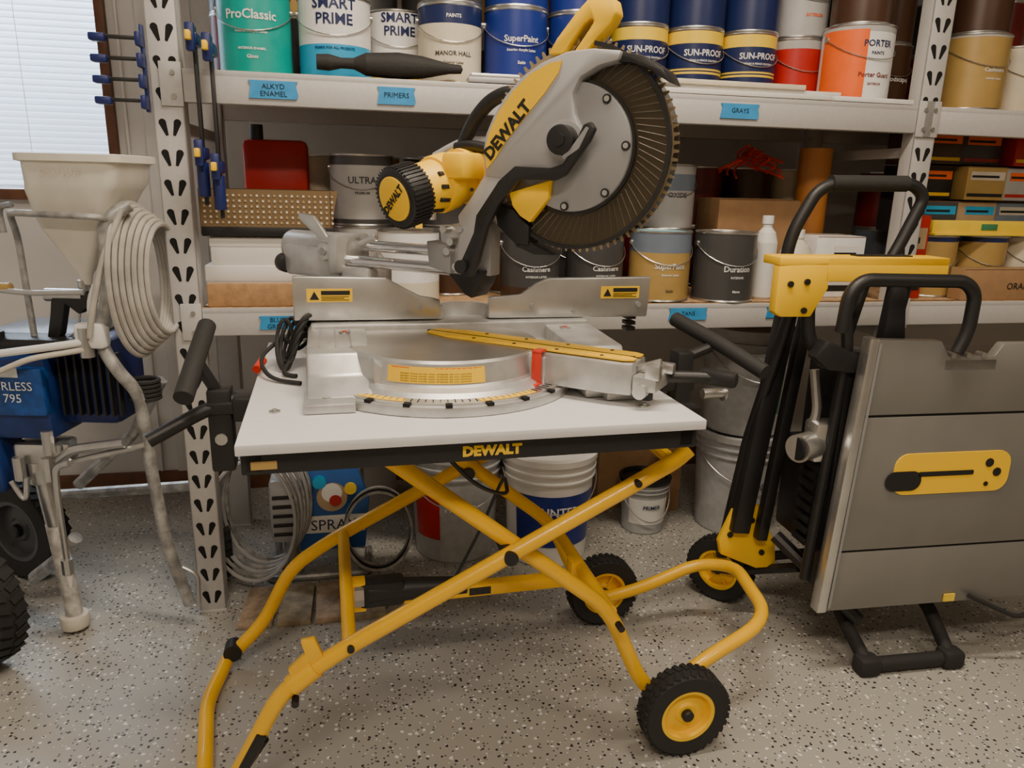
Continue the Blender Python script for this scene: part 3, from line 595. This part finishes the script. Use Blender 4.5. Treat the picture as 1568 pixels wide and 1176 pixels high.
b.prism(Q([(668,350),(710,342),(722,375),(720,425),(690,425),(672,395)],-.03),.05,-.035,ALU,bev=.005)
b.prism(Q([(655,375),(700,380),(700,428),(660,418)],-.02),.055,-.05,GRYP,bev=.004)
for (u,v) in ((678,352),(690,372),(706,350),(700,412),(684,388)): 
    c=q(u,v,-.05); b.cyl((c[0],-.03,c[1]),(c[0],-.056,c[1]),.008,TIN,seg=8)
b.prism(Q([(690,425),(760,420),(752,445),(738,468),(725,462),(705,440)],0),.03,-.035,BLK,bev=.004)
b.prism(Q([(735,352),(765,345),(765,430),(725,430)],0),.02,-.02,GRYP,bev=.004)
b.prism(Q([(788,292),(852,271),(850,298),(822,335),(806,326),(794,312)],-.045),-.03,-.047,YPL,bev=.002)
b.prism(Q([(762,310),(795,318),(822,342),(822,372),(800,372),(770,345)],-.03),.02,-.034,BLK,bev=.003)
b.prism(Q([(800,350),(830,372),(860,385),(830,386),(800,375)],-.03),.02,-.03,BLK)
b.build('head_casting',ms)
b=MB()
ax=Vector((-.26,-1,-.27)).normalized();m0=Vector((.008,.02,1.214))
def mp(t): return m0+ax*t
b.cyl(mp(-.03),mp(.14),.050,YPL,bev=.006,seg=36);b.cyl(mp(.05),mp(.09),.056,YPL,bev=.004,seg=36);b.cyl(mp(.0),mp(.02),.056,YPL,bev=.004,seg=36)
b.cyl(mp(.14),mp(.192),.057,BLK,bev=.008,seg=40)
MR=ax.to_track_quat('Z','Y').to_matrix().to_4x4()
for k in range(44):
    a=2*pi*k/44
    P=Matrix.Translation(mp(.166))@MR@Matrix.Rotation(a,4,'Z')@Matrix.Translation((.0565,0,0))
    qd=bmesh.new();bmesh.ops.create_cube(qd,size=1)
    for v in qd.verts:v.co=Vector((v.co.x*.005,v.co.y*.004,v.co.z*.046))
    b.bm(qd,BLK,P)
b.cyl(mp(.190),mp(.196),.042,YPL,bev=.003,seg=36);b.cyl(mp(.186),mp(.193),.047,BLK,seg=36)
cc=mp(.1968);Yv=(Vector((0,0,1))-ax*ax.z).normalized();X=Yv.cross(ax)
ta=radians(38)
b.text('DEWALT',.0195,INK,lambda x,y,z:cc+X*(x*cos(ta)-(y-.007)*sin(ta))+Yv*(x*sin(ta)+(y-.007)*cos(ta)),bold=.001)
b.box(mp(.06)+Vector((.045,0,.03)),(.05,.10,.05),YPL,None,.01);b.box(mp(.0)+Vector((.05,.0,.0)),(.08,.05,.09),YPL,None,.012)
for k in range(3): b.cyl(mp(.035)+Vector((.053,-.02,.03-.025*k)),mp(.035)+Vector((.058,-.03,.03-.025*k)),.004,INK,seg=8)
for k in range(4):
    a=-.9+.5*k; b.box(mp(.115)+Vector((.050*cos(a),0,.050*sin(a))),(.006,.03,.008),INK,(0,-math.degrees(a),0),.001)
b.build('motor',ms)
b=MB()
hp=lambda u,v,y=0.:(q(u,v)[0],y,q(u,v)[1])
b.prism(Q([(848,94),(862,72),(888,40),(904,24),(925,20),(940,26),(945,45),(938,58),(905,92),(885,95),(905,68),(914,54),(910,48),(898,58),(872,94)],0),.02,-.02,YPL,bev=.005)
b.prism(Q([(885,90),(908,62),(916,64),(900,92)],0),.016,-.016,BLK,bev=.003)
b.tube([hp(695,225,.02),hp(712,185,.02),hp(742,152,.02),hp(775,140,.02),hp(800,150,.02)],.014,BLK,rd=.04,seg=14)
b.tube([hp(693,226,.0),hp(720,222,.0),hp(750,228,.0)],.011,BLK,rd=.03,seg=12);b.tube([hp(640,240,.03),hp(690,215,.03),hp(745,215,.03)],.010,SLV,rd=.03,seg=12)
b.tube([hp(640,345,.02),hp(640,320,.02),hp(660,300,.02)],.008,CHR,rd=.01)
b.build('handles',ms)
# ------------------------------------------------------------ folded table saw (T frame)
ts=empty('folding_table_saw',TF)
b=MB()
z1,z2=.695,.35
b.prism([(-.13,z1+.003),(.62,z1+.003),(.62,.865),(.22,.865),(.20,.835),(.08,.835),(.055,.872),(-.13,.878)],-.0,.025,PANEL,bev=.002)
b.bx(-.135,.62,0,.025,z2+.003,z1-.003,PANEL,.002);b.bx(-.145,.62,0,.025,.19,z2-.003,PANEL,.002)
b.bx(-.13,.6,.004,.022,.2,.86-.04,DRK,0)
b.prism([(-.165,.188),(-.14,.188),(-.105,.88),(-.128,.88)],-.004,.03,ALB,bev=.003);b.prism([(-.138,.2),(-.132,.2),(-.10,.87),(-.106,.87)],-.0055,-.0035,GRYP)
b.bx(.07,.21,.0,.02,.80,.83,ALB,.003)
for x in (.09,.13,.17): b.cyl((x,-.002,.838),(x,.02,.838),.007,TIN,seg=10)
b.build('table_panel',ts)
b=MB()
def rrect(x0,x1,z0,z1,r):
    P=[]
    for (cx_,cz_,a) in ((x1-r,z1-r,0),(x0+r,z1-r,90),(x0+r,z0+r,180),(x1-r,z0+r,270)):
        for k in range(7): t=radians(a+15*k);P.append((cx_+r*cos(t),cz_+r*sin(t)))
    return P
b.prism(rrect(-.015,.30,.495,.600,.035),-.003,.001,YPL);b.prism(rrect(-.035,.06,.506,.556,.024),-.0045,-.0028,INK);b.prism(rrect(.05,.2,.541,.553,.004),-.0045,-.0028,INK)
for (x,z) in ((.24,.57),(.265,.545),(.24,.515)): b.cyl((x,-.005,z),(x,0,z),.011 if z>.53 else .006,INK)
b.box((.20,-.003,.205),(.03,.004,.02),cm('yellow'),None,0)
b.build('throat_plate',ts)
b=MB()
b.bx(-.09,.55,.05,.3,.30,.80,BLK,.02);b.bx(-.16,-.09,.06,.25,.32,.58,BLK,.01);b.bx(-.14,-.1,.05,.1,.22,.84,BLK,.006)
for k in range(9): b.bx(-.172,-.158,.08,.14,.33+.05*k*.6,.345+.05*k*.6,DRK,.002)
b.tube([(-.17,.06,.25),(-.14,.06,.84),(-.15,.07,.93)],.013,BLK,seg=10)
b.tube([(-.25,.08,1.0),(-.235,.08,.88),(-.215,.08,.84),(-.12,.06,.82)],.016,BLK,seg=12)
b.prism([(-.24,.83),(-.21,.87),(-.12,.83),(-.13,.79),(-.2,.80)],.03,.07,BLK,bev=.006)
b.tube([(-.215,-.02,.90),(-.21,-.02,.985),(-.18,-.02,1.015),(.07,-.02,1.012),(.10,-.02,.985),(.10,-.02,.90),(.08,-.02,.85)],.015,BLK,rd=.035,seg=14)
b.tube([(-.12,.10,.86),(-.09,.10,1.0)],.012,BLK);b.tube([(.0,.10,.86),(.02,.10,1.0)],.012,BLK);b.prism([(-.06,.86),(-.0,.86),(-.02,1.0),(-.05,1.0)],.05,.08,BLK,bev=.004)
b.tube([(-.245,.20,1.02),(-.235,.20,1.10),(-.185,.20,1.195),(-.15,.20,1.215),(.07,.20,1.22),(.105,.20,1.19),(.055,.20,1.07),(.03,.2,1.02)],.015,BLK,rd=.04,seg=14)
b.cyl((-.15,.20,1.217),(.05,.20,1.22),.019,BLR)
b.tube([(-.225,.16,1.0),(-.215,.2,.9),(-.245,.28,.55),(-.26,.32,.26)],.016,BLK,seg=12);b.box((-.225,.25,.62),(.05,.03,.66),BLK,(0,6,0),.004);b.box((-.17,.24,.62),(.03,.03,.7),BLK,(0,5,0),.004)
b.tube([(-.18,.2,.30),(-.10,.10,.22),(.0,.06,.12)],.018,BLK)
b.tube([(.02,.22,.19),(-.02,.12,.12),(.0,0,.025),(.24,.0,.025),(.235,.1,.12),(.19,.22,.19)],.018,BLR,rd=.03,seg=12)
for x in (.0,.24): b.box((x,0,.025),(.06,.05,.05),BLR,None,.012)
b.box((.12,.0,.02),(.18,.035,.02),BLR,None,.005)
b.tube([(-.25,.40,.10),(-.20,.34,.12),(-.1,.2,.2)],.014,BLK);b.tube([(-.25,.38,.16),(-.1,.36,.15),(.2,.3,.19)],.014,BLK)
b.tube([(.25,-.01,.21),(.4,-.02,.14),(.55,.02,.16)],.006,BLR)
b.build('black_frame',ts)
b=MB()
b.prism([(-.335,.93),(-.32,.92),(-.245,.92),(-.21,.985),(-.215,1.045),(-.335,1.035)],.06,.09,YPL,bev=.003);b.bx(-.335,.09,.06,.14,1.035,1.055,YPL,.003);b.bx(-.22,.09,.06,.075,1.0,1.055,YPL,.003);b.box((-.06,.10,1.056),(.14,.03,.004),BLK,None,0)
for (x,z) in ((-.305,.995),(-.265,.935),(-.265,1.0)): b.cyl((x,.055,z),(x,.062,z),.007,BLK)
b.prism([(-.275,.35),(-.20,.36),(-.14,.24),(-.13,.17),(-.19,.17),(-.30,.22),(-.31,.26)],.26,.28,YPL,bev=.004)
for (x,z) in ((-.28,.28),(-.18,.22),(-.22,.32)): b.cyl((x,.255,z),(x,.262,z),.008,BLK)
b.build('yellow_rails',ts)
b=MB();b.cyl((-.235,.06,.60),(-.17,.09,.60),.034,ALB,seg=28);b.cyl((-.237,.06,.60),(-.231,.06,.60),.028,DRK,seg=28);b.bx(-.19,-.12,.06,.12,.56,.66,ALB,.01);b.tube([(-.18,.12,.78),(-.17,.1,.68),(-.18,.1,.64)],.012,TIN)
b.build('dust_port',ts)
wheel('wheel_left',ts,(-.225,.40,.1),.1,.05,axis=(.75,.66,0),spokes=6)
# ------------------------------------------------------------ paint sprayer left
sp=empty('paint_sprayer',Matrix.Translation((-1.0,1.8,0)))
def rbox_loft(b,rings,m):
    q_=bmesh.new();VV=[]
    for (cx_,cy_,hx,hy,z,rr) in rings:
        ring_=[]
        for (sx,sy,a) in ((1,1,0),(-1,1,90),(-1,-1,180),(1,-1,270)):
            for k in range(5):
                t=radians(a+22.5*k);ring_.append(q_.verts.new((cx_+sx*(hx-rr)+rr*cos(t),cy_+sy*(hy-rr)+rr*sin(t),z)))
        VV.append(ring_)
    for A,B in zip(VV,VV[1:]):
        n=len(A)
        for k in range(n): q_.faces.new((A[k],A[(k+1)%n],B[(k+1)%n],B[k]))
    q_.faces.new(VV[0][::-1]);q_.faces.new(VV[-1]);b.bm(q_,m)
b=MB()
rbox_loft(b,[(-.04,0,.014,.014,.945,.013),(-.04,0,.02,.02,.97,.018),(-.03,0,.085,.08,1.075,.02),(-.025,0,.10,.095,1.10,.03),(-.01,0,.125,.115,1.165,.03),(.0,0,.13,.12,1.18,.03),(.005,0,.135,.125,1.225,.03),(.005,0,.148,.135,1.228,.03),(.005,0,.148,.135,1.243,.03),(.005,0,.138,.125,1.245,.03),(.0,0,.12,.11,1.18,.03)],HOPP)
b.text('SPRAY MATE',.02,WHTD,lambda x,y,z:(x-.01,-.126,1.195+y))
b.bx(-.155,-.13,-.03,.03,1.21,1.235,HOPP,.006)
b.build('hopper',sp,Matrix.Translation((.005,0,-.005))@Matrix.Diagonal((.80,.75,1,1)))
b=MB()
b.tube([(-.155,-.02,.62),(-.165,-.02,1.05),(-.15,-.06,1.105),(-.12,-.10,1.110),(.06,-.10,1.105),(.075,-.06,1.10),(.06,-.02,.93),(.02,-.02,.84)],.0075,GRYT,rd=.03)
b.tube([(-.19,-.03,1.06),(-.195,-.03,1.12),(-.15,-.05,1.125)],.007,GRYT)
b.tube([(-.30,-.02,.93),(-.15,-.03,.92),(-.02,-.03,.925)],.007,cm('silver'));b.cyl((-.25,-.02,.93),(-.2,-.02,.93),.012,cm('gold'))
b.tube([(-.26,-.12,.78),(-.05,-.10,.81),(.02,-.08,.82)],.009,WHT);b.tube([(-.30,-.12,.70),(-.12,-.11,.78),(.0,-.09,.80)],.007,WHTD)
b.tube([(.11,-.03,1.13),(.065,-.06,1.10),(.05,-.06,.90),(.015,-.06,.82),(.055,-.06,.74),(.085,-.03,.68),(.08,.0,.46),(.10,-.0,.25),(.135,.02,.07)],.0155,GRYT,rd=.05,seg=14)
b.tube([(.015,-.05,.82),(.0,-.05,.9),(.05,-.05,.99),(.08,-.05,1.12)],.011,WHT,rd=.05)
b.box((.01,-.07,.83),(.07,.04,.06),WHT,None,.01);b.cyl((.0,-.08,.78),(.0,-.08,.85),.016,TIN)
b.tube([(.125,.02,.18),(.165,.02,.16),(.16,.02,.06),(.135,.02,.07)],.006,TIN)
b.tube([(-.10,-.05,.55),(-.10,-.05,.50),(.05,-.05,.54),(.09,-.04,.55)],.008,TIN);b.tube([(-.16,-.05,.48),(-.08,-.06,.54),(.05,-.06,.56)],.012,TIN)
b.tube([(.08,.1,.68),(-.02,.12,.52),(-.2,.14,.36)],.016,GRYT);b.tube([(-.30,.2,.30),(.10,.2,.34),(.14,.2,.34)],.016,GRYT);b.tube([(-.3,.05,.12),(-.2,.02,.2),(-.14,0,.27)],.018,GRYT)
b.build('tube_frame',sp)
b=MB()
b.box((-.21,.0,.67),(.19,.14,.21),BLUE,None,.012);b.box((-.20,-.07,.69),(.17,.03,.12),mat('blue_label',(.008,.06,.26),.4,noise=.4,nscale=30),None,.006);b.text('AIRLESS\n795',.030,cm('white'),lambda x,y,z:(-.19+x,-.087,.695+y));b.box((-.20,-.087,.738),(.06,.002,.022),cm('white'),None,0)
b.box((-.06,.06,.70),(.17,.16,.22),NAVY,None,.02);b.box((-.17,.10,.79),(.28,.2,.06),cm('dgrey'),None,.015);b.box((-.15,.0,.80),(.20,.12,.03),BLK,None,.01);b.cyl((-.24,-.05,.81),(-.24,-.05,.83),.025,BLK)
for k in range(8): b.box((-.10+.020*k,-.03,.70),(.006,.02,.16),BLK,None,.001)
b.box((-.28,-.03,.50),(.06,.1,.15),BLUE,None,.01);b.box((-.17,-.02,.52),(.12,.08,.06),TIN,None,.01)
for (x,z) in ((-.21,.49),(-.14,.49),(-.13,.56)): b.cyl((x,-.07,z-.03),(x,-.07,z+.03),.014,TIN,seg=8)
b.cyl((-.18,-.03,.50),(-.18,-.03,.44),.034,TIN,seg=20,bev=.004);b.cyl((-.18,-.03,.44),(-.175,-.02,.32),.022,TIN);b.cyl((-.178,-.02,.32),(-.165,-.01,.05),.021,mat('painted_pipe',(.5,.48,.45),.5,noise=.3,nscale=40));b.cyl((-.166,-.01,.05),(-.165,-.01,.012),.036,WHTD,bev=.006)
b.tube([(-.19,-.08,.47),(-.20,-.08,.40),(-.23,-.08,.46)],.006,TIN);b.tube([(-.08,-.08,.51),(-.115,-.08,.50),(-.12,-.08,.44),(-.12,-.08,.24)],.008,TIN);b.cyl((-.12,-.08,.25),(-.12,-.08,.21),.014,TIN,seg=8);b.cyl((-.12,-.08,.21),(-.12,-.08,.17),.011,WHT,r2=.004)
b.build('pump_unit',sp)
b=MB()
b.prism([(-.10,.925),(-.015,.925),(.0,.90),(-.04,.87),(-.07,.895),(-.09,.82),(-.105,.80),(-.125,.81),(-.11,.87)],-.03,.0,BLK,bev=.006);b.cyl((-.12,-.015,.915),(-.03,-.015,.915),.016,TIN);b.tube([(-.04,-.02,.88),(-.05,-.02,.83),(-.095,-.02,.80)],.003,TIN);b.cyl((-.035,0,.95),(-.035,0,.92),.014,TIN)
b.build('spray_gun',sp)
b=MB()
HOSE=mat('hose_grey',(.42,.40,.36),.5,noise=.15,nscale=20)
for i in range(7):
    r=.175-.008*i;d=Vector((.13,.99,0)).normalized()
    pts=[]
    for k in range(28):
        a=2*pi*k/28; pts.append(Vector((.088+.008*i,.01+.008*i,.95))+d*(r*.6*cos(a))+Vector((0,0,r*sin(a)*1.05)))
    b.tube(pts,.0068,HOSE,rd=.02,seg=8,closed=True)
b.tube([(.1,-.05,1.12),(.06,-.09,1.0),(.03,-.1,.88),(.02,-.1,.83)],.007,HOSE,rd=.05)
for i in range(5): b.tube([(.085+.035*cos(a),-.0+.03*sin(a),.66+.011*i) for a in [2*pi*k/16 for k in range(16)]],.0055,BLR,rd=.02,seg=6,closed=True)
b.build('hose_coil',sp)
wheel('tyre_front',sp,(-.325,-.17,.172),.168,.08,m_hub=cm('dgrey'),axis=(.35,.94,0));wheel('tyre_back',sp,(-.46,.27,.16),.155,.07,m_hub=cm('dgrey'),axis=(.35,.94,0));wheel('tyre_right',sp,(.10,.30,.142),.14,.05,m_hub=cm('dgrey'),axis=(.8,.5,0))
# ------------------------------------------------------------ lights
def area(name,loc,size,sy,pw,col,rot=(0,0,0)):
    l=bpy.data.lights.new(name,'AREA');l.shape='RECTANGLE';l.size=size;l.size_y=sy;l.energy=pw;l.color=col
    o=bpy.data.objects.new(name,l);COL.objects.link(o);o.location=loc;o.rotation_euler=rot;return o
warm=(1,.84,.66)
for i,(x,y,p_) in enumerate(((.25,1.20,46),(-.1,-.6,50),(2.0,.2,22))):
    fx_=empty('ceiling_light',Matrix.Translation((x,y,2.66)))
    b=MB();b.bx(-.62,.62,-.09,.09,.0,.035,WHT,.01);b.build('housing',fx_)
    l=area('lamp',(0,0,-.015),1.2,.15,p_,warm);l.parent=fx_
wl=area('window_daylight',RF@Vector((-.9,1.5,1.9)),1.3,1.2,130,(.8,.9,1.0));wl.rotation_euler=(radians(-75),0,radians(12))
wd=bpy.data.worlds.new('sky');bpy.context.scene.world=wd;wd.use_nodes=True
bg=wd.node_tree.nodes['Background'];sk=wd.node_tree.nodes.new('ShaderNodeTexSky');sk.sky_type='NISHITA';sk.sun_elevation=radians(25);sk.sun_disc=False
wd.node_tree.links.new(sk.outputs[0],bg.inputs[0]);bg.inputs[1].default_value=.15
